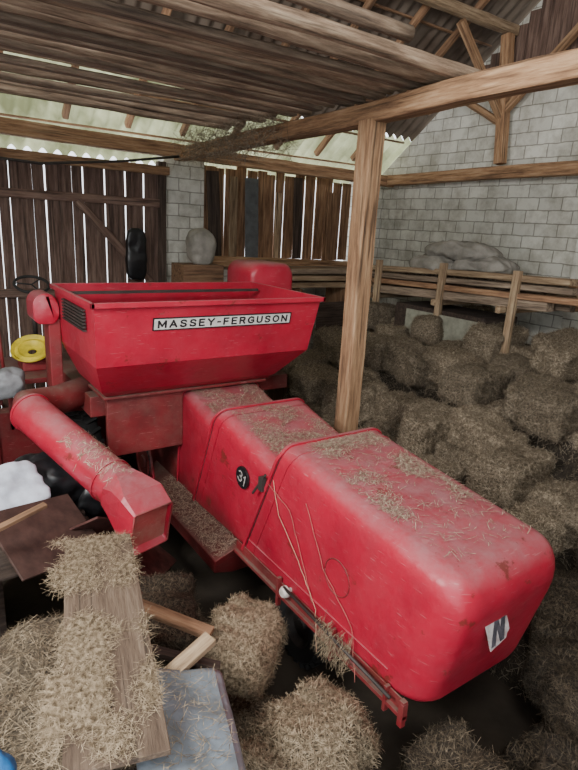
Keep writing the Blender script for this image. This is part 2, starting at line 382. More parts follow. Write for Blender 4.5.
for x,w,z1,mt in ((5.35,.28,4.5,M_WINB),(6.35,.2,4.6,M_DARKW),(4.95,.16,4.5,M_LUMBER),(7.2,.3,4.4,M_PLANKB),(4.62,.24,4.55,M_DARKW),(5.9,.14,4.3,M_LUMBER)):
    top(beam('loose_board',(x,YW-.14,3.13),(x+rnd(-.08,.08),YW-.06,z1),w,.02,mt),'loose upright board leaning against the slatted opening','board','boards in the slatted opening')
top(beam('wall_plate_beam',(XR-.2,1.0,4.86),(XR-.2,9.1,4.72),.2,.19,M_BEAM,.012),'rough timber plate running along the block gable wall','beam')

def corr(name,x0,x1,ya,yb,mat,amp=.04,per=.2,ny=2):
    V=[];Fc=[];nx=int((x1-x0)/.025)
    for j in range(ny):
        y=ya+(yb-ya)*j/(ny-1)
        for i in range(nx+1):
            x=x0+.025*i;V.append((x,y,roofz(y)+.2+amp*math.sin(x*2*math.pi/per)))
    for j in range(ny-1):
        for i in range(nx):
            q=j*(nx+1)+i;Fc.append((q,q+1,q+nx+2,q+nx+1))
    o=mesh_obj(name,V,Fc,mat,True);return struct(o)
corr('ceiling',-4.2,5.9,7.9,9.9,M_ROOFL,.05,.22)
corr('ceiling.001',5.9,XR+.3,8.7,9.9,M_ROOFL,.05,.22)
corr('ceiling.002',5.9,XR+.3,3.0,8.7,M_ROOFG)
corr('ceiling.003',-4.2,5.9,3.0,7.9,M_ROOFG)
V=[(-4.2,3,roofz(3)+.14),(XR+.3,3,roofz(3)+.14),(XR+.3,-1.2,roofz(7)+.14),(-4.2,-1.2,roofz(7)+.14)]
struct(mesh_obj('ceiling.004',V,[(0,1,2,3)],M_ROOFD))
x=-3.2
while x<XR-.1:
    top(beam('rafter',(x,9.1,roofz(9.1)+.03),(x+rnd(-.05,.05),3.1,roofz(3.1)+.03),.08,.11,M_PLANKB,.012),'rough sawn rafter under the corrugated roof','rafter','roof rafters')
    x+=.9
for y in (6.45,4.6):
    top(beam('purlin',(-3.9,y,roofz(y)-.13),(XR-.06,y,roofz(y)-.11),.13,.15,M_LUMBER if y>6 else M_BEAM,.01),'pale timber purlin carrying the rafters','beam','roof purlins')
for y in (9.3,8.7,8.1,7.5,6.9,5.8,5.2):
    top(beam('roof_batten',(-3.9,y,roofz(y)+.11),(XR-.06,y,roofz(y)+.11),.06,.03,M_PLANKB,.003),'thin roof batten under the sheets','batten','roof battens')
top(beam('gable_post',(8.36,6.25,4.9),(8.36,6.45,6.82),.16,.16,M_BEAM),'upright timber post on the gable wall plate','post')
top(beam('knee_brace',(8.38,6.3,5.5),(8.38,7.4,6.1),.11,.11,M_BEAM),'diagonal knee brace from the gable post','brace','knee braces')
top(beam('knee_brace',(8.36,6.3,5.7),(8.36,5.0,6.9),.11,.11,M_BEAM),'diagonal knee brace from the gable post','brace','knee braces')
top(beam('knee_brace',(8.34,6.35,5.6),(7.2,6.42,6.75),.11,.11,M_BEAM),'diagonal knee brace from the gable post','brace','knee braces')
BX=3.9
top(beam('main_beam',(BX+.05,9.1,4.73),(BX-.03,.2,4.85),.18,.18,M_BEAM,.02),'long heavy reddish-brown timber beam on the standing post','beam')
top(beam('support_post',(BX-.03,4.38,0),(BX,4.41,4.72),.19,.2,M_BEAM,.012),'thick square timber post standing behind the red machine','post')
top(beam('side_beam',(-1.6,9.1,4.72),(-1.6,.2,4.84),.19,.2,M_BEAM,.02),'heavy timber beam carrying the loft poles','beam')
top(beam('side_post',(-1.6,4.4,0),(-1.6,4.4,4.72),.2,.2,M_BEAM,.012),'square timber post under the loft beam','post')
z=4.94
spec=[(3.1,.10,1,3.0),(3.48,.12,1,4.3),(3.72,.15,1,4.25),(3.95,.12,0,4.05),(4.12,.09,1,4.0),(4.30,.12,1,4.0),(4.52,.10,1,4.1),(4.74,.13,0,4.0),(4.96,.12,0,4.05),(5.18,.09,1,4.0),(5.42,.15,0,4.0),(5.68,.11,1,4.05),(5.92,.14,0,4.0),(6.25,.10,1,3.95),(6.6,.14,0,4.0),(7.0,.10,1,3.95),(7.5,.11,1,4.0)]
for y,w,rd,xe in spec:
    tw=rnd(-.12,.12)
    if rd: o=beam('loft_pole',(-2.2,y+tw,z+w/2+.02),(xe,y,z+w/2),w,w,M_POLE,.016,True);top(o,'weathered round pole laid across the loft beams','pole','loft poles')
    else: o=beam('loft_plank',(-2.2,y+tw,z+.03),(xe,y,z+.03),w,.055,M_GREYB,.008);top(o,'dusty thick plank laid across the loft beams','plank','loft planks')
b=MB();b.tube([(-.6,8.2,4.62+.0),(.4,8.1,4.35),(1.6,8.0,4.3),(2.7,8.15,4.45),(3.6,8.3,4.62)],.018)
top(b.obj('hanging_cable',M_DARKM,True),'sagging dark cable hung below the wall beam','cable')

# ------------------------------------------------------------------ combine
HX,HY=2.83,4.2
E=bpy.data.objects.new('combine_harvester',None);COL.objects.link(E);E.location=(HX,HY,0)
top(E,'old red combine harvester, dusty with loose straw, parked between hay bales','combine harvester')
INV=Matrix.Translation((-HX,-HY,0))
def part(o,par=None,label=None):
    o.parent=E;o.matrix_parent_inverse=INV
    if label:o['label']=label
    return o
def sub(o,par):
    o.parent=par;return o
def rr(x0,x1,z0,z1,rt_,rb,n=8):
    P=[]
    for cx,cz,r_,a0 in ((x1-rt_,z1-rt_,rt_,0),(x0+rt_,z1-rt_,rt_,90),(x0+rb,z0+rb,rb,180),(x1-rb,z0+rb,rb,270)):
        for i in range(n):
            t=math.radians(a0+90*i/(n-1));P.append((cx+r_*math.cos(t),cz+r_*math.sin(t)))
    return P
def shell(st,ztop=2.0,hh=1.1):
    rings=[]
    for y,x0,x1,z0,z1,rt_,rb,sh in st:
        rings.append([(px,y+sh*max(0,(ztop-pz))/hh,pz) for px,pz in rr(x0,x1,z0,z1,rt_,rb)])
    b=MB();b.loft(rings);return b
st=[];X0,X1=2.30,3.37
yf,yr=3.40,1.46
def topz(y): return 1.86+(2.05-1.86)*(y-yr)/(yf-yr)
for dy,ins in ((.0,.05),(-.012,.02),(-.03,.005),(-.055,0)):
    st.append((yf+dy,X0+ins,X1-ins,.86,topz(yf)-ins,.13,.05,.5))
for t in [.15,.3,.5,.7,.9]:
    y=yf+(yr+.26-yf)*t/.9
    sh=.5+(.27-.5)*t/.9
    st.append((y,X0,X1,.86,topz(y),.13+.02*t,.05+.04*t,sh))
rad=.26
for i in range(1,9):
    ph=math.pi/2*i/8
    y=yr+rad*(1-math.sin(ph));ins=rad*(1-math.cos(ph))
    st.append((y,X0+ins*.6,X1-ins*.6,.86+ins*.3,topz(y)-ins*.9,.15,.09,.27))
b=shell(st);hood=part(b.obj('rear_hood',M_RED,auto=50));hood['label']='large rounded red straw hood with dusty dented top'
def hoop(name,y,x0,x1,z0,z1,rt_,sh,wd=.035,th=.014,mat=None):
    outer=rr(x0-th,x1+th,z0,z1+th,rt_+th,.03);inner=rr(x0-.004,x1+.004,z0,z1+.002,rt_,.03)
    b=MB()
    def P(q,yy): return (q[0],yy+sh*max(0,2.0-q[1])/1.1,q[1])
    R4=[[P(q,y) for q in inner],[P(q,y) for q in outer],[P(q,y-wd) for q in outer],[P(q,y-wd) for q in inner]]
    b.loft(R4,False,False);return b.obj(name,mat or M_RED,bevel=.005)
part(hoop('hood_flange',yf-.045,X0,X1,.86,2.045,.13,.5,.03,.02))
part(hoop('hood_seam',yf-.075,X0,X1,.86,2.041,.13,.497,.008,.002,M_DARKM))
part(hoop('hood_flange',yf-.19,X0,X1,.86,2.030,.13,.485,.012,.007))
b=shell([(4.54,2.37,3.30,.86,1.94,.11,.04,.45),(4.53,2.335,3.335,.86,1.985,.12,.04,.45),(4.50,2.315,3.355,.86,2.0,.13,.04,.45),(4.44,2.312,3.358,.86,2.0,.13,.04,.45),(3.35,2.34,3.33,.86,1.80,.14,.04,.5)])
part(b.obj('body_panel',M_RED,auto=50),label='red curved walker cover panel with straw on top')
part(hoop('hood_flange',4.48,2.314,3.356,.86,1.998,.13,.45,.03,.02))
part(hoop('hood_seam',4.45,2.314,3.356,.86,1.999,.13,.45,.008,.002,M_DARKM))
part(hoop('hood_flange',4.34,2.316,3.354,.86,1.982,.13,.45,.01,.006))
b=shell([(5.43,2.42,3.26,.6,1.92,.1,.04,.1),(5.42,2.38,3.29,.6,1.965,.11,.04,.1),(5.39,2.36,3.31,.6,1.98,.12,.04,.1),(4.45,2.36,3.31,.6,1.79,.14,.04,.45)])
part(b.obj('body_panel',M_RED,auto=50),label='red curved walker cover panel with straw on top')
part(hoop('hood_flange',5.36,2.36,3.31,.7,1.975,.12,.1,.028,.016))
b=MB();b.box(2.36,3.33,5.4,7.7,.65,1.9);part(b.obj('machine_body',M_RED2,bevel=.03))
b=MB()
sec=[(2.10,.72),(2.35,.86),(3.3,.86),(3.3,.48),(2.33,.48),(2.13,.55)]
b.loft([[(x,3.95+(.86-z)*.4,z) for x,z in sec],[(x,6.1,z) for x,z in sec]]);part(b.obj('sieve_housing',M_RED2,bevel=.01),label='dull red sieve housing with straw-covered ledge')
b=MB()
b.box(2.255,2.30,1.80,3.95,.815,.845);b.box(2.285,2.297,1.80,3.95,.80,.93)
b.box(2.25,2.29,1.80,1.84,.76,.95);b.box(2.25,2.29,1.95,1.975,.76,.95);b.box(2.25,2.29,2.5,2.53,.72,.98);b.box(2.25,2.29,3.2,3.23,.72,.98)
part(b.obj('lower_rail',M_RED2,bevel=.004))
b=MB();b.cyl((2.235,1.9,.92),(2.235,3.1,.97),.012,n=10);part(b.obj('control_rod',M_DARKM,True))
b=MB();b.lathe((2.21,3.09,.93),(1,0,0),[(0,.0),(0,.035),(.02,.048),(.05,.048),(.05,.02),(.09,.02)],24);part(b.obj('knob',M_WHITE,auto=40),label='round white knob on the hood side')
b=MB();n=40;rings=[]
for i in range(n+1):
    t=2*math.pi*i/n;rings.append((2.299,2.56+.135*math.cos(t),1.36+.135*math.sin(t)))
b.tube(rings,.005,6);part(b.obj('embossed_ring',M_RED2,True))
b=MB();b.box(2.255,2.30,3.52,3.58,1.60,1.72);b.cyl((2.275,3.50,1.76),(2.27,3.68,1.52),.012,n=8);part(b.obj('latch',M_DARKM,bevel=.003))
b=MB();b.box(2.289,2.301,2.0,3.75,1.02,1.032);part(b.obj('side_seam',M_RED))

GL={'M':(.95,[[(0,0),(0,1),(.475,.2),(.95,1),(.95,0)]]),
'A':(.88,[[(0,0),(.44,1),(.88,0)],[(.17,.32),(.71,.32)]]),
'S':(.74,[[(.72,.82),(.6,.95),(.37,1),(.13,.94),(.04,.76),(.12,.6),(.37,.52),(.62,.43),(.73,.25),(.63,.07),(.37,0),(.1,.05),(.0,.2)]]),
'E':(.66,[[(.66,1),(0,1),(0,0),(.66,0)],[(0,.52),(.58,.52)]]),
'Y':(.84,[[(0,1),(.42,.48),(.84,1)],[(.42,.48),(.42,0)]]),
'-':(.36,[[(.0,.45),(.36,.45)]]),
'F':(.64,[[(.64,1),(0,1),(0,0)],[(0,.5),(.55,.5)]]),
'R':(.74,[[(0,0),(0,1),(.5,1),(.66,.92),(.71,.75),(.66,.58),(.5,.5),(0,.5)],[(.42,.5),(.74,0)]]),
'G':(.84,[[(.8,.8),(.64,.95),(.42,1),(.16,.9),(0,.65),(0,.35),(.16,.1),(.42,0),(.66,.04),(.82,.18),(.82,.45),(.48,.45)]]),
'U':(.74,[[(0,1),(0,.3),(.1,.08),(.37,0),(.64,.08),(.74,.3),(.74,1)]]),
'O':(.9,[[(.45+.45*math.cos(t),.5+.5*math.sin(t)) for t in [2*math.pi*i/20 for i in range(21)]]]),
'N':(.78,[[(0,0),(0,1),(.78,0),(.78,1)]]),
'3':(.64,[[(.02,.84),(.14,.97),(.34,1),(.55,.94),(.6,.76),(.5,.58),(.28,.53),(.52,.48),(.64,.28),(.55,.06),(.3,0),(.1,.04),(0,.18)]]),
'1':(.25,[[(0,.78),(.22,1),(.22,0)]])}
def letters(s,height,th,gap,M,mat,name,z0=0,z1=.002):
    W=sum(GL[c][0] for c in s)+gap*(len(s)-1);x=-W/2;b=MB();zz=0
    for c in s:
        w_,st_=GL[c]
        for pl_ in st_:
            for i in range(len(pl_)-1):
                p0=Vector((pl_[i][0]+x,pl_[i][1]-.5,0))*height;p1=Vector((pl_[i+1][0]+x,pl_[i+1][1]-.5,0))*height
                d_=(p1-p0);L_=d_.length;an=math.atan2(d_.y,d_.x);e=th*height*.42
                zz=(zz+1)%5
                b.box(-e,L_+e,-th*height/2,th*height/2,z0,z1+zz*.00005,M@Matrix.Translation(p0)@Matrix.Rotation(an,4,'Z'))
        x+=w_+gap
    return b.obj(name,mat),W*height
b=MB();b.cyl((2.303,3.93,1.55),(2.322,3.93,1.55),.102,n=36)
rd=part(b.obj('number_badge',M_DECK),label='round black badge with number 31')
Ms=Matrix.Translation((2.303,3.93,1.55))@Matrix(((0,0,-1),(-1,0,0),(0,1,0))).to_4x4()@Matrix.Rotation(math.radians(-16),4,'Z')
tx,_=letters('31',.095,.13,.3,Ms,M_DECG,'badge_number');sub(tx,rd)
Mr=Matrix.Translation((2.71,1.455+.27*(2.0-1.50)/1.1,1.50))@Matrix.Rotation(math.radians(90-13.8),4,'X')@Matrix.Rotation(math.radians(14),4,'Z')@Matrix.Scale(1.12,4)
b=MB();b.loft([[Mr@Vector((x,y,zz)) for x,y in ((-.09,-.115),(.05,-.12),(.065,-.10),(.09,-.09),(.10,.10),(.03,.115),(.015,.10),(-.04,.112),(-.075,.11),(-.085,.04))] for zz in (0,.003)]);sk=part(b.obj('rear_sticker',M_LABEL),label='worn torn pale label with a dark striped emblem')
b=MB()
def poly(P,z0=.003,z1=.005):
    b.loft([[Mr@Vector((x,y,z0)) for x,y in P],[Mr@Vector((x,y,z1)) for x,y in P]])
# one zigzag striped emblem as a single connected outline
poly([(-.082,-.10),(-.045,-.105),(-.005,-.03),(-.005,-.108),(.03,-.112),(.08,.0),(.045,.01),(.022,-.04),(.022,.015),(-.012,.02)])
sub(b.obj('sticker_mark',M_EMB),sk)

rings=[]
lv=[(2.00,1.54,3.36,5.30,5.95),(2.08,1.47,3.42,5.18,6.02),(2.42,1.33,3.61,4.84,6.15),(3.0,1.30,3.66,4.72,6.17)]
for z_,x0,x1,ya,yb in lv: rings.append([(x0,ya,z_),(x1,ya,z_),(x1,yb,z_),(x0,yb,z_)])
b=MB();b.loft(rings,True,False);tank=part(b.obj('grain_tank',M_RED,solid=.012),label='wide red open-topped grain hopper with sloping lower walls')
b=MB()
for (xa,ya,xb,yb) in ((1.28,4.70,3.68,4.70),(3.68,4.70,3.68,6.19),(3.68,6.19,1.28,6.19),(1.28,6.19,1.28,4.70)):
    b.box(min(xa,xb)-.018,max(xa,xb)+.018,min(ya,yb)-.018,max(ya,yb)+.018,2.965,3.012)
sub(b.obj('tank_rim',M_RED,bevel=.006),tank)
b=MB();b.box(1.34,3.6,5.9,5.93,2.93,2.96);sub(b.obj('tank_brace',M_DARKM),tank)
b=MB()
for i in range(7): b.box(1.272,1.30,5.0,5.75,2.72+i*.03,2.735+i*.03)
sub(b.obj('side_louvre',M_DARKM),tank)
lean=math.atan(.12/.58)
Mt=Matrix.Translation((2.56,4.754,2.80))@Matrix.Rotation(math.radians(90)+lean*.97,4,'X')
b=MB();b.box(-.745,.745,-.060,.060,-.004,.003,Mt);pl=b.obj('name_plate',M_DECK);sub(pl,tank)
b=MB();b.box(-.732,.732,-.049,.049,.003,.005,Mt);sub(b.obj('plate_face',M_DECW),tank)
tx,W=letters('MASSEY-FERGUSON',.060,.26,.60,Mt@Matrix.Translation((0,0,.005)),M_DECK,'plate_lettering',0,.0012);sub(tx,tank)
for v in tx.data.vertices: v.co.x=2.56+(v.co.x-2.56)*1.38/W
b=MB();b.box(1.5,3.36,5.25,6.0,1.98,2.01);b.box(1.45,1.9,5.55,7.2,1.72,1.94);b.box(3.36,3.9,5.6,7.2,1.75,1.93);part(b.obj('tank_frame',M_RED2,bevel=.01))
b=MB();b.box(1.55,2.36,5.32,5.38,1.35,1.98);part(b.obj('tank_skirt',M_RED2,bevel=.01),label='dull red sheet below the hopper')
b=MB();b.box(2.28,2.32,5.86,6.35,1.2,1.9,None);part(b.obj('side_plate',M_RED2,bevel=.01))
b=MB();b.tube([(2.22,6.3,1.6),(2.22,5.9,.9),(2.2,5.75,.7)],.02);part(b.obj('strut',M_RED,True))
b=MB();rg=[]
for yy,ins in ((6.22,.06),(6.25,.02),(6.30,0),(6.85,0),(6.92,.05)):
    rg.append([(x,yy,zz) for x,zz in rr(3.68+ins,4.36-ins,2.5+ins,3.24-ins,.16,.05)])
b.loft(rg);ec=part(b.obj('engine_housing',M_RED,auto=50),label='small rounded red housing behind the hopper')
b=MB();b.box(3.6,4.3,6.3,6.9,1.93,2.52);part(b.obj('engine_block',M_DARKM,bevel=.03))
def pulley(y,z,r_,x=2.16,mat=M_DARKM):
    b=MB();b.lathe((x,y,z),(1,0,0),[(0,.02),(0,r_*.35),(.02,r_*.4),(.015,r_*.8),(0,r_*.85),(0,r_),(.03,r_*.93),(.06,r_),(.06,.02)],32,True);return part(b.obj('belt_pulley',mat,auto=40))
pulley(6.5,1.35,.30);pulley(5.95,.95,.2,2.12,M_RED2);pulley(7.1,1.6,.16);pulley(6.0,1.62,.11)
def belt(y0,z0,r0,y1,z1,r1,x=2.19):
    d=math.atan2(z1-z0,y1-y0);P=[]
    for i in range(13): t=d+math.pi/2+math.pi*i/12;P.append((y0+r0*math.cos(t),z0+r0*math.sin(t)))
    for i in range(13): t=d-math.pi/2+math.pi*i/12;P.append((y1+r1*math.cos(t),z1+r1*math.sin(t)))
    b=MB();n=len(P);b.v=[Vector((x+dx,y,z)) for dx in (-.012,.012) for y,z in P]
    b.f=[[i,(i+1)%n,n+(i+1)%n,n+i] for i in range(n)];return part(b.obj('drive_belt',M_BLACK,solid=.012))
belt(6.5,1.35,.29,7.1,1.6,.15);belt(6.5,1.35,.29,5.95,.95,.19,2.15);belt(6.0,1.62,.11,7.1,1.6,.15,2.2)
def wheel(x,y,r_,w,name='drive_wheel',rim=M_YEL):
    b=MB();pr=[(-w/2*.8,r_*.55),(-w/2,r_*.65),(-w/2,r_*.9),(-w/2*.75,r_*.97),(0,r_),(w/2*.75,r_*.97),(w/2,r_*.9),(w/2,r_*.65),(w/2*.8,r_*.55)]
    b.lathe((x,y,r_),(1,0,0),pr,40)
    for i in range(22):
        t=2*math.pi*i/22
        for s in (-1,1):
            M=Matrix.Translation((x,y,r_))@Matrix.Rotation(t+s*.07,4,'X')@Matrix.Translation((s*w*.25,0,r_*.98))@Matrix.Rotation(s*.5,4,'Z')
            b.box(-w*.26,w*.26,-.02,.02,-.02,.025,M)
    ty=part(b.obj(name,M_BLACK,auto=40))
    b=MB();b.lathe((x,y,r_),(1,0,0),[(-w*.4,r_*.56),(-w*.3,r_*.5),(-w*.05,r_*.45),(-w*.05,r_*.2),(-w*.2,r_*.15),(-w*.2,.001)],32)
    b.lathe((x,y,r_),(1,0,0),[(w*.4,r_*.56),(w*.3,r_*.5),(w*.05,r_*.45),(w*.0,.001)],32);sub(b.obj('wheel_rim',rim,auto=40),ty)
wheel(1.72,7.1,.62,.34);wheel(3.98,7.1,.62,.34);wheel(2.62,3.3,.33,.2,'steering_axle_wheel',M_DARKM);wheel(3.2,3.3,.33,.2,'steering_axle_wheel',M_DARKM)
b=MB();b.cyl((1.7,7.1,.62),(4.0,7.1,.62),.07);part(b.obj('axle',M_DARKM))
b=MB();b.cyl((2.62,3.3,.33),(3.2,3.3,.33),.04);part(b.obj('axle',M_DARKM))
b=MB();b.box(2.8,2.98,3.24,3.36,.33,.88);part(b.obj('axle_bracket',M_DARKM))
b=MB();b.loft([[(2.4,7.6,.7),(3.3,7.6,.7),(3.3,7.6,1.5),(2.4,7.6,1.5)],[(2.4,8.3,.35),(3.3,8.3,.35),(3.3,8.3,.9),(2.4,8.3,.9)]]);part(b.obj('feeder_house',M_RED2,bevel=.02))
b=MB();sec=[(8.25,.25),(8.25,1.0),(8.35,1.05),(8.4,.35),(9.0,.25),(9.0,.18)]
b.loft([[(.9,y,z_) for y,z_ in sec],[(3.4,y,z_) for y,z_ in sec]]);b.box(.86,.9,8.2,9.0,.18,1.1);b.box(3.4,3.44,8.2,9.0,.18,1.1);part(b.obj('cutting_header',M_RED2,bevel=.01))
b=MB();b.box(.75,2.3,6.7,7.9,1.82,1.88);b.box(.75,.8,6.7,7.9,1.6,1.85);b.box(2.0,2.05,6.7,6.75,.7,1.85);b.box(1.0,1.05,7.8,7.85,.9,1.85);b.box(1.0,2.3,7.8,7.85,.9,1.0)
part(b.obj('operator_platform',M_RED2,bevel=.006))
b=MB();b.tube([(1.4,7.85,1.88),(1.36,7.72,2.74)],.03,10);part(b.obj('steering_column',M_DARKM,True))
b=MB();ctr=Vector((1.36,7.70,2.83));nx=Vector((0,-.45,1)).normalized();aa=nx.orthogonal().normalized();bb=nx.cross(aa);pp=[ctr+(aa*math.cos(t)+bb*math.sin(t))*.2 for t in [2*math.pi*i/32 for i in range(33)]]
b.tube(pp,.018,8)
for k in range(3): b.tube([ctr,ctr+(aa*math.cos(k*2.09)+bb*math.sin(k*2.09))*.2],.01,6)
part(b.obj('steering_wheel',M_BLACK,True))
b=MB();rg=[]
for yy,ins in ((6.0,.03),(6.02,0),(6.36,0),(6.38,.03)): rg.append([(x,yy,zz) for x,zz in rr(1.06+ins,1.30,2.62+ins,2.93-ins,.12,.08)])
b.loft(rg);part(b.obj('elevator_head',M_RED,auto=50),label='small rounded red elevator head beside the hopper')
b=MB();b.box(1.2,1.32,6.05,6.3,1.9,2.66);part(b.obj('elevator_leg',M_RED2,bevel=.01))
b=MB();b.lathe((1.22,7.15,2.08),(-.25,-.55,1),[(0,.05),(.0,.12),(.05,.16),(.03,.20),(.07,.235),(.09,.225),(.05,.19),(.065,.15),(.02,.11),(.02,.05),(0,.05)],32);seat=part(b.obj('yellow_wheel_rim',M_YEL,auto=50),label='yellow pressed steel rim on the platform')
b=MB();b.box(1.08,1.4,7.02,7.36,1.88,2.02);part(b.obj('tool_box',M_RED2,bevel=.02))
b=MB();b.tube([(.85,6.8,1.88),(.82,6.8,2.6),(.82,7.6,2.6),(.85,7.6,1.88)],.02);part(b.obj('hand_rail',M_RED2,True))
# unloading auger
A0=Vector((.86,5.42,1.92));A1=Vector((1.29,4.06,1.60));d=(A1-A0).normalized()
b=MB();b.cyl(A0,A1,.178,n=40)
for q in (.02,1.28): b.lathe(A0+d*q,d,[(0,.178),(0,.19),(.022,.19),(.022,.178)],40)
aug=part(b.obj('unloading_auger',M_RED,auto=40),label='red unloading auger tube folded back along the side')
b=MB();b.tube([A0+d*.02,A0-d*.12+Vector((.05,.05,-.02)),A0+Vector((.35,.4,-.05)),(1.62,5.95,1.93)],.15,24);part(b.obj('auger_elbow',M_RED2,True))
s_=d.cross(Vector((0,0,1))).normalized();u_=s_.cross(d).normalized()
def boxr(c,dd,w_,h_,cut,rnd_=.75):
    uu=s_.cross(dd).normalized();P=[]
    for sx_,sy_ in ((1,rnd_),(rnd_,1),(0,1),(-rnd_,1),(-1,rnd_),(-1,0),(-1,-rnd_),(-rnd_,-1),(0,-1),(rnd_,-1),(1,-rnd_),(1,0)):
        P.append(c+s_*sx_*w_+uu*sy_*h_-dd*cut*sy_)
    return P
d2=(d-u_*.2).normalized();d3=(d-u_*.6).normalized()
rings=[boxr(A1-d*.03,d,.178,.178,0,.42),boxr(A1+d*.08,d,.186,.182,0,.6),boxr(A1+d*.22-u_*.03,d2,.19,.185,.03,.85),boxr(A1+d*.38-u_*.13,d3,.185,.17,.10,.92)]
for rg in rings[1:]:
    for i in range(len(rg)): rg[i]=rg[i]+Vector((noise.noise(rg[i]*7),noise.noise(rg[i]*7+Vector((5,0,0))),noise.noise(rg[i]*7+Vector((0,9,0)))))*.018
b=MB();b.loft(rings,False,False);sp=part(b.obj('auger_spout',M_RED,solid=.007),label='dented boxy red chute at the auger end')
b=MB();R3=rings[-1];b.tube(R3+[R3[0]],.007,6);sub(b.obj('spout_rim',M_RED2,True),sp)
cc=sum(R3,Vector())/len(R3)
inner=[cc+(q-cc)*.97-d3*.05 for q in R3];inner2=[cc+(q-cc)*.97-d3*.056 for q in R3]
b=MB();b.loft([inner,inner2]);sub(b.obj('spout_flap',M_REDW),sp)
# ------------------------------------------------------------------ straw lying on the machine
V=[];Fc=[]
def clump(x0,x1,y0,y1,zf,n,thr=-.05,l=(.03,.11),fr=3.5):
    pts=[];tries=0
    while len(pts)<n and tries<n*12:
        tries+=1;x=rnd(x0,x1);y=rnd(y0,y1)
        if noise.noise(Vector((x*fr,y*fr,3.3)))>thr+rnd(-.25,.25): pts.append((Vector((x,y,zf(x,y)+rnd(0,.015))),Vector((0,0,1))))
    strands_into(V,Fc,pts,l[0],l[1],.0018,.15)
clump(2.45,3.2,2.2,3.3,lambda x,y:topz(y)+.002,1700,.02)
clump(2.45,3.25,1.75,3.3,lambda x,y:topz(y)+.002,420,-.5)
clump(2.45,3.2,3.42,4.42,lambda x,y:1.805+.195*(y-3.35)/1.15+.003,2300,-.05)
clump(2.45,3.2,4.5,5.3,lambda x,y:1.795+.18*(y-4.45)/.95+.003,1600,-.05)
clump(2.12,2.33,4.0,5.6,lambda x,y:.73+.14*(x-2.1)/.23+.01,1200,-.9)
pts=[]
for i in range(260):
    q=rnd(.75,1.5);an=rnd(-.9,.9);pts.append((A0+d*q+(u_*math.cos(an)+s_*math.sin(an))*.183,(u_*math.cos(an)+s_*math.sin(an))))
strands_into(V,Fc,pts,.03,.1,.0018,.1)
top(mesh_obj('loose_straw',V,Fc,M_STRAWD),'loose dusty straw scattered on the red machine','straw',kind='stuff')
V=[];Fc=[];pts=[]
for i in range(260):
    y=rnd(2.3,2.65);pts.append((Vector((2.24+rnd(-.03,.02),y,rnd(.78,1.0))),Vector((-1,0,.1)).normalized()))
strands_into(V,Fc,pts,.06,.2,.0015,.4,Vector((0,.2,-1)))
top(mesh_obj('straw_wisp',V,Fc,M_STRAW),'tuft of straw caught on the lower hood rail','straw',kind='stuff')
def twine(pts,mat=M_TWINE,label='thin baling twine draped down the red hood'):
    P=[Vector(q) for q in pts];out=[]
    for i in range(len(P)-1):
        for k in range(6):
            t=k/6;q=P[i].lerp(P[i+1],t);out.append(q+Vector((0,rnd(-.008,.008),rnd(-.008,.008))))
    out.append(P[-1]);b=MB();b.tube(out,.0026,5);return top(b.obj('baling_twine',mat,True),label,'twine','baling twine')
twine([(2.288,3.4,1.75),(2.286,3.3,1.5),(2.286,3.0,1.25),(2.286,2.75,.98),(2.2,2.6,.75)])
twine([(2.286,3.5,1.7),(2.286,3.15,1.6),(2.286,2.9,1.2),(2.286,2.8,1.0)],M_TWINEB)
twine([(2.286,2.95,1.75),(2.286,2.7,1.35),(2.286,2.35,1.1),(2.22,2.2,.8)],M_TWINEB)
c_=A1-d*.42
twine([c_+s_*.184,c_+s_*.135+u_*.135,c_+u_*.188,c_-s_*.135+u_*.135,c_-s_*.184+u_*.03,c_-s_*.19-u_*.1,c_-s_*.17-Vector((0,0,.35))],M_STRAW,'knotted baling twine tied around the auger tube')

# ------------------------------------------------------------------ hay
BH=.42
def H(x,y):
    if x<5.0: h=2.8
    elif x<5.9: h=3.8
    elif x<7.0: h=5
    else: h=5.9
    if y<2.5: h-=.9
    if y<1.5: h-=.8
    return max(h,1)*BH
def Hs(x,y):
    return (H(x,y)+H(x+.35,y)+H(x-.35,y)+H(x,y+.3)+H(x,y-.3))/5
def heapz(x,y): return max(.02,Hs(x,y)-.36+.08*noise.noise(Vector((x*2.2,y*2.2,0))))
def terrain(name,x0,x1,y0,y1,fz,st,mat,ns,label,sm=None,w=.0026,ln=(.06,.18),lift=.35):
    nx=int((x1-x0)/st);ny=int((y1-y0)/st);V=[];Fc=[]
    for j in range(ny+1):
        for i in range(nx+1):
            x=x0+st*i;y=y0+st*j;e=min(i,j,nx-i,ny-j)
            z=fz(x,y)+.05*noise.fractal(Vector((x*6,y*6,1)),1,2,4)
            if e==0: z=.0
            V.append((x,y,z))
    for j in range(ny):
        for i in range(nx):
            q=j*(nx+1)+i;Fc.append((q,q+1,q+nx+2,q+nx+1))
    o=mesh_obj(name,V,Fc,mat,True);pts=sample_mesh(o.data,ns);SV=[];SF=[]
    strands_into(SV,SF,pts,ln[0],ln[1],w,lift)
    add_strands(o.data,SV,SF,sm or M_STRAW)
    return top(o,label,'hay',kind='stuff')
terrain('hay_heap',3.95,8.3,.3,7.4,heapz,.08,M_HAYD,30000,'big heap of loose grey-brown hay under the bales',M_STRAWG,.0018,(.06,.22),.45)  # dark base colour paints the shade in the gaps between bales
SZ=(.84,.50,.42)
BM=[bale_mesh('bale_mesh',(SZ[0]*s,SZ[1]*s2,SZ[2]),i+1) for i,(s,s2) in enumerate(((1,1),(1.08,.95),(.9,1.08),(1,1.1),(.95,1.05)))]
BK=[bale_mesh('bale_shade_mesh',(SZ[0]*s,SZ[1],SZ[2]),i+21,sm=M_STRAWK,hm=M_HAYD) for i,s in enumerate((1,1.06))]  # bale copies with shade painted into hay and straw
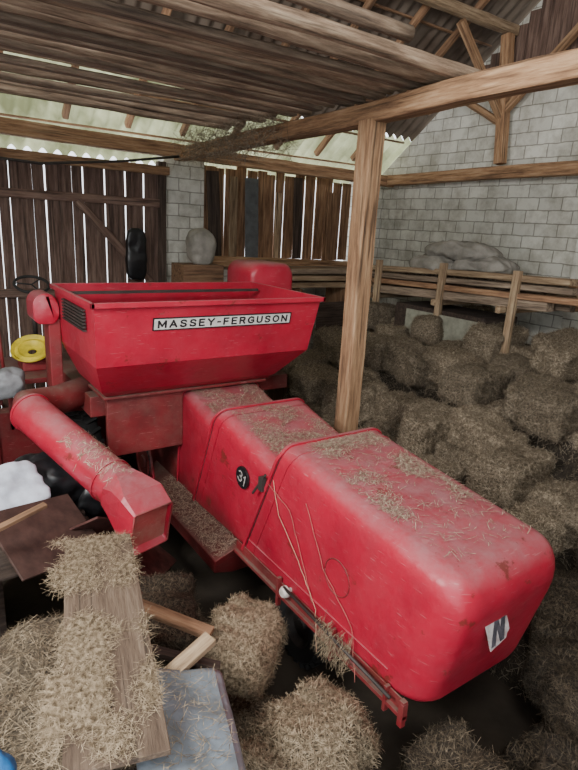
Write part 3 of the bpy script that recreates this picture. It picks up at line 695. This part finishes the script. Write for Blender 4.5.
BN=[bale_mesh('loose_bale_mesh',(.86,.5,.42),i+11,12000,.05,3.6,.4,(.05,.18),M_STRAW,.0014) for i in range(2)]
def bale(x,y,z,rz,rx=0,ry=0,s=1,label='shaggy grey-brown rectangular hay bale slumped in the pile',group='stacked hay bales',ms=None):
    o=bpy.data.objects.new('hay_bale',random.choice(ms or BM));COL.objects.link(o)
    o.location=(x,y,z);o.rotation_euler=(rx,ry,rz);o.scale=(s,s,s);top(o,label,'hay bale',group);return o
for iy in range(12):
    for ix in range(6):
        x=4.34+ix*.84+ (iy%2)*.25+rnd(-.07,.07);y=.75+iy*.60+rnd(-.07,.07)
        if x>7.95 or (y>6.2 and x<4.9): continue
        hz=H(x,y)*.7+Hs(x,y)*.3
        rot=random.choice((0,0,0,0,1.57,.3))+rnd(-.2,.2)
        ms=BK if (y<2.3 and x<6) else None  # near right bales take the copies with painted shade
        if random.random()<.10: bale(x,y,hz-.2,rot,1.57+rnd(-.15,.15),rnd(-.15,.15),ms=ms);continue
        bale(x,y,hz-.21+rnd(-.05,.06),rot,rnd(-.17,.17),rnd(-.22,.08),ms=ms)
for x_,lv_ in ((5.05,2.8),(5.95,3.8),(7.0,5.0)):
    for iy in range(8):
        y=2.9+iy*.55+rnd(-.08,.08)
        bale(x_+.32+rnd(-.08,.08),y,lv_*BH-.1,1.57+rnd(-.25,.25),rnd(-.12,.12),rnd(-.12,.12))
L1='rounded loose hay bale lying beside the red hood'
bale(1.80,2.95,.74,.7,.1,.15,.92,L1,'near hay bales',BN)
bale(1.62,1.93,.76,.25,-.1,-.05,1.05,'loose hay bale lying below the hood end','near hay bales',BN)
L2='hay bale on the floor with shade painted into its colour'
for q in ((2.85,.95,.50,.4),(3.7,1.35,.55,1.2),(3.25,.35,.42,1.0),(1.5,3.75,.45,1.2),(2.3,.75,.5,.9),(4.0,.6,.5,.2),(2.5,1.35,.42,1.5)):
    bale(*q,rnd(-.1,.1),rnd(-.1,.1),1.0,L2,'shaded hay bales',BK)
terrain('hay_litter',2.05,4.0,-.2,1.75,lambda x,y:.22+.05*noise.noise(Vector((x*3,y*3,1))),.1,M_HAYD,8000,'trampled hay covering the floor, shade painted into its colour',M_STRAWK)  # floor hay coloured dark to paint in the lower right shade
def lowz(x,y):
    t=min(1,max(0,(1.35-x)/.5));t=t*t*(3-2*t);u=min(1,max(0,(3.9-y)/.6))
    return .22+ (1.02*t)*u+.09*noise.noise(Vector((x*2,y*2,5)))
terrain('hay_mound',-1.6,2.05,.3,4.3,lowz,.07,M_HAY,52000,'mound of loose hay with boards lying on it',None,.0012,(.05,.2),.2)

# ------------------------------------------------------------------ near clutter
def slab(name,c,sx,sy,sz,rot,mat,bevel=.004):
    b=MB();b.box(-sx/2,sx/2,-sy/2,sy/2,-sz/2,sz/2);o=b.obj(name,mat,bevel=bevel)
    o.location=c;o.rotation_euler=rot;return o
bd=top(slab('wide_board',(.75,2.74,1.49),1.82,.44,.03,(0.03,-.01,math.radians(76.5)),M_CLUTB),'wide dusty board covered with loose hay','board')
V=[];Fc=[];pts=[]
for i in range(12000):
    u=rnd(-.9,.9);w_=rnd(-.22,.3)
    if noise.noise(Vector((u*3,w_*5,7)))*1.1+ (.10 if w_>.02 else -.12)<rnd(-.25,.35): continue
    q=bd.matrix_basis@Vector((u,w_,.017+rnd(0,.010)));pts.append((q,Vector((0,0,1))))
strands_into(V,Fc,pts,.04,.15,.0011,.06)
top(mesh_obj('hay_layer',V,Fc,M_STRAW),'loose hay strewn over the wide board','hay',kind='stuff')
top(slab('wood_offcut',(1.22,3.1,1.12),.75,.10,.035,(.1,.15,math.radians(-50)),M_PLANKB),'short brown timber offcut in the debris','timber','timber offcuts')
top(slab('wood_offcut',(1.05,2.36,1.37),.44,.085,.05,(.2,-.1,math.radians(20)),M_LUMBER),'short split timber offcut in the debris','timber','timber offcuts')
top(slab('wood_offcut',(1.15,2.72,1.10),.6,.06,.04,(.1,.3,math.radians(-30)),M_DARKW),'short brown timber offcut in the debris','timber','timber offcuts')
top(slab('wood_offcut',(.28,3.85,1.60),.9,.05,.03,(.1,-.12,math.radians(20)),M_PLANKB),'thin brown lath leaning over the clutter','timber','timber offcuts')
b=MB();prof=[]
for i in range(9): prof.append((-.36+.46*i/8,.010*math.sin(i*1.0)))
for i in range(1,8): t=i/7*math.radians(80);prof.append((.10+.07*math.sin(t),-.07+.07*math.cos(t)))
for i in range(1,5): prof.append((.17+.02*i/4,-.08-.28*i/4))
rings=[]
for k in range(25):
    w_=-.36+.66*k/24
    rings.append([(p_[0],w_,p_[1]+.03*noise.noise(Vector((p_[0]*3,w_*3,2)))) for p_ in prof])
b.loft(rings,False,False,closed=False);o=b.obj('bent_metal_sheet',M_METAL,solid=.005,auto=30);o.location=(1.02,2.0,1.34);o.rotation_euler=(math.radians(6),math.radians(14),math.radians(-14))
top(o,'stiff dented blue-grey sheet metal piece with rounded edge','metal sheet')
V=[];Fc=[];pts=[]
for i in range(260):
    q=o.matrix_basis@Vector((rnd(-.3,.1),rnd(-.33,.28),.022));pts.append((q,Vector((0,0,1))))
strands_into(V,Fc,pts,.03,.1,.0012,.1)
top(mesh_obj('hay_sprinkle',V,Fc,M_STRAW),'few hay stalks lying on the metal sheet','hay',kind='stuff')
b=MB();b.box(-.2,.2,-.22,.22,-.5,-.06);o=b.obj('wooden_box',M_DARKW,bevel=.01);o.location=(.82,2.02,1.26);o.rotation_euler=(0,0,math.radians(-14));top(o,'dark wooden box under the metal sheet','box')
def lump(name,c,size,mat,label,cat,rot=(0,0,0),ex=2.6,amp=.06,seed=3,group=None,fr=2.5,fold=0,sag=0):
    me=superell(name,size,mat,ex,24,amp,fr,seed,fold=fold,sag=sag);o=bpy.data.objects.new(name,me);COL.objects.link(o);o.location=c;o.rotation_euler=rot;return top(o,label,cat,group)
lump('plastic_sack',(.50,4.62,1.52),(.62,.45,.16),M_PALEB,'flat pale blue-white plastic sack','sack',(math.radians(35),0,.3),seed=5,amp=.03,fr=2,fold=.018,ex=5)
lump('black_bag',(.98,5.1,1.33),(.75,.6,.5),M_BLKP,'bulging black plastic bag','bag',seed=8,amp=.05,fr=2,fold=.02)
lump('black_bag',(1.35,5.0,1.15),(.5,.5,.45),M_BLKP,'bulging black plastic bag','bag',seed=18,amp=.05,fr=2,fold=.02)
lump('grey_tarp',(.72,6.3,1.98),(.5,.4,.3),M_TARP,'crumpled grey tarpaulin on the machine platform','tarpaulin',seed=2,amp=.05,fr=2,fold=.03)
lump('blue_bag',(-.02,2.1,1.42),(.4,.3,.2),M_BLUE,'bright blue plastic bag among the hay','bag',seed=4)
top(slab('brown_panel',(.72,4.14,1.34),.75,.6,.02,(math.radians(32),math.radians(10),.45),M_BRP),'large dark brown panel leaning on the clutter','panel','scrap panels')
top(slab('rusty_panel',(1.15,4.35,1.12),.7,.6,.02,(math.radians(-35),.5,.5),M_RUSTP),'dark rusty red metal panel leaning on the pile','panel','scrap panels')
top(slab('dusty_sheet',(.25,4.15,1.25),.8,.6,.02,(.1,.1,.2),M_DARKW),'dark dusty wooden sheet lying flat on the clutter','sheet')
top(slab('rusty_panel',(1.5,4.6,.7),1.1,.8,.02,(.6,.3,.9),M_RUSTP),'dark rusty red metal panel leaning on the pile','panel','scrap panels')
b=MB();b.tube([(1.6,5.3,.6),(1.55,4.9,1.2),(1.7,4.5,1.25)],.035,10);top(b.obj('scrap_pipe',M_DARKM,True),'bent dark steel pipe in the scrap','pipe')
b=MB();b.lathe((1.62,5.1,1.05),(.3,-.6,.7),[(0,.02),(0,.2),(.04,.22),(.08,.2),(.08,.05),(.12,.05),(.12,.02)],28,True);top(b.obj('scrap_gear_wheel',M_DARKM,auto=40),'greasy dark cast wheel among the scrap','machine part')
b=MB()
for k in range(5): b.box(-.4,.4,-.5+k*.22,-.36+k*.22,1.1,1.13)
for x in (-.38,.34):
    b.box(x,x+.05,-.5,.52,0,1.1)
o=b.obj('wooden_crate',M_DARKW);o.location=(.75,5.0,0);top(o,'dark upright wooden crate under the bags','crate')

# ------------------------------------------------------------------ lumber racks and sacks
def rack_post(x,y,z1,w=.1): top(beam('rack_post',(x,y,0),(x,y,z1),w,.1,M_LUMBER),'upright timber of the lumber rack','post','lumber rack posts')
for y,z1 in ((7.45,3.24),(6.0,3.30),(4.7,3.30)): rack_post(7.02,y,z1)
for y,dz in ((7.45,0),(6.0,.07),(4.8,.12)): top(beam('lumber_bearer',(6.95,y+.07,2.62+dz),(8.5,y+.07,2.60+dz),.08,.1,M_LUMBER),'cross timber carrying the plank stack','timber','lumber bearers')
for i in range(13):
    x=7.14+(i%4)*.26+rnd(-.03,.03);z=2.72+(i//4)*.12;y0=rnd(3.5,4.5)
    if i%4>=3: y0=4.85
    top(beam('stacked_plank',(x,y0,z+.15),(x+rnd(-.05,.05),rnd(7.5,7.8),z+rnd(0,.02)),rnd(.12,.22),rnd(.08,.13),random.choice((M_LUMBER,M_PLANKB,M_GREYB)),.014),'rough sawn plank in the lumber stack','plank','stacked planks by the gable wall')
for i in range(9):
    y=8.1+(i%3)*.24;z=2.73+(i//3)*.12
    top(beam('stacked_plank',(rnd(4.6,5.4),y,z),(rnd(7.4,8.2),y+rnd(-.03,.03),z+rnd(-.01,.01)),.18,.09,random.choice((M_LUMBER,M_PLANKB,M_GREYB)),.01),'rough sawn plank in the lumber stack','plank','stacked planks by the back wall')
for x in (5.7,6.9): top(beam('rack_trestle',(x,8.33,0),(x,8.33,2.68),.12,.75,M_PLANKB),'wide upright timber trestle under the planks','trestle','lumber trestles')
for i,(y,z,x,rz,sx_,sy_) in enumerate(((6.5,3.28,7.45,1.3,1.15,.7),(5.6,3.32,7.5,1.6,1.0,.7),(6.05,3.50,7.5,1.5,1.35,.75))):
    lump('cloth_sack',(x,y,z),(sx_,sy_,.27),M_SACK,'grey-beige folded sack draped on the lumber','sack',(rnd(-.05,.05),rnd(-.08,.08),rz),seed=10+i,group='sacks on the lumber',amp=.06,fr=1.8,ex=2.6,fold=.045,sag=.035)
lump('cloth_sack',(4.0,8.35,3.33),(.46,.38,.56),M_SACK,'bulging pale sack standing beside the masonry pier','sack',seed=21,amp=.035,fr=1.8,ex=3,fold=.02)
b=MB();b.box(3.6,4.3,8.12,8.6,0,3.06);top(b.obj('storage_crate',M_PLANKB,bevel=.01),'tall wooden crate carrying a sack','crate')
b=MB();b.box(7.08,7.9,5.15,7.0,1.5,2.56);top(b.obj('wooden_chest',M_DARKW,bevel=.02),'dark wooden box standing under the lumber','box')
top(slab('pale_panel',(7.02,5.95,2.3),1.45,.02,.40,(0,0,math.radians(90)),M_PANEL),'pale greenish panel leaning on the dark wooden box','panel')
top(slab('dark_board_panel',(6.2,7.6,2.2),.8,.03,.6,(0,0,.1),M_DARKW),'dark wooden panel below the lumber','panel')
lump('black_coat',(3.15,YW-.26,3.15),(.32,.13,.8),M_BLKP,'black coat hanging on the plank gate','coat',seed=31,amp=.03,ex=4,fr=1.5)
V=[];Fc=[];pts=[]
for i in range(1300):
    t=rnd(0,1);pts.append((Vector((3.9+rnd(-.35,.15),5.8+t*2.6,4.72+rnd(-.16,.22))),Vector((rnd(-1,1),rnd(-1,1),.3)).normalized()))
strands_into(V,Fc,pts,.1,.38,.0024,.5)
top(mesh_obj('hanging_hay',V,Fc,M_STRAWG),'wisps of hay hanging from the loft beam','hay',kind='stuff')
V=[];Fc=[];pts=[]
for i in range(900):
    yq=rnd(4.4,7.6);pts.append((Vector((7.1+rnd(0,.8),yq,3.03+(7.6-yq)*.035+rnd(0,.04))),Vector((0,0,1))))
strands_into(V,Fc,pts,.1,.3,.0028,.5)
top(mesh_obj('hay_on_lumber',V,Fc,M_STRAWG),'hay strewn over the lumber stack','hay',kind='stuff')

# ------------------------------------------------------------------ light
w=bpy.data.worlds.new('world');bpy.context.scene.world=w;w.use_nodes=True
bg=w.node_tree.nodes['Background'];bg.inputs[0].default_value=(.92,.96,1,1);bg.inputs[1].default_value=3.2
def area(name,loc,tgt,size,power,col):
    l=bpy.data.lights.new(name,'AREA');l.energy=power;l.size=size;l.color=col
    o=bpy.data.objects.new(name,l);COL.objects.link(o);o.location=loc
    o.rotation_euler=(Vector(tgt)-Vector(loc)).to_track_quat('-Z','Y').to_euler()
area('daylight_opening',(-2.8,2.2,5.4),(2.5,4.4,1.7),1.3,540,(1,.97,.93))
area('gable_fill',(.6,-.4,6.0),(7.8,8.0,4.8),1.4,190,(1,.98,.94))  # added fill lamp that brightens the back and gable walls
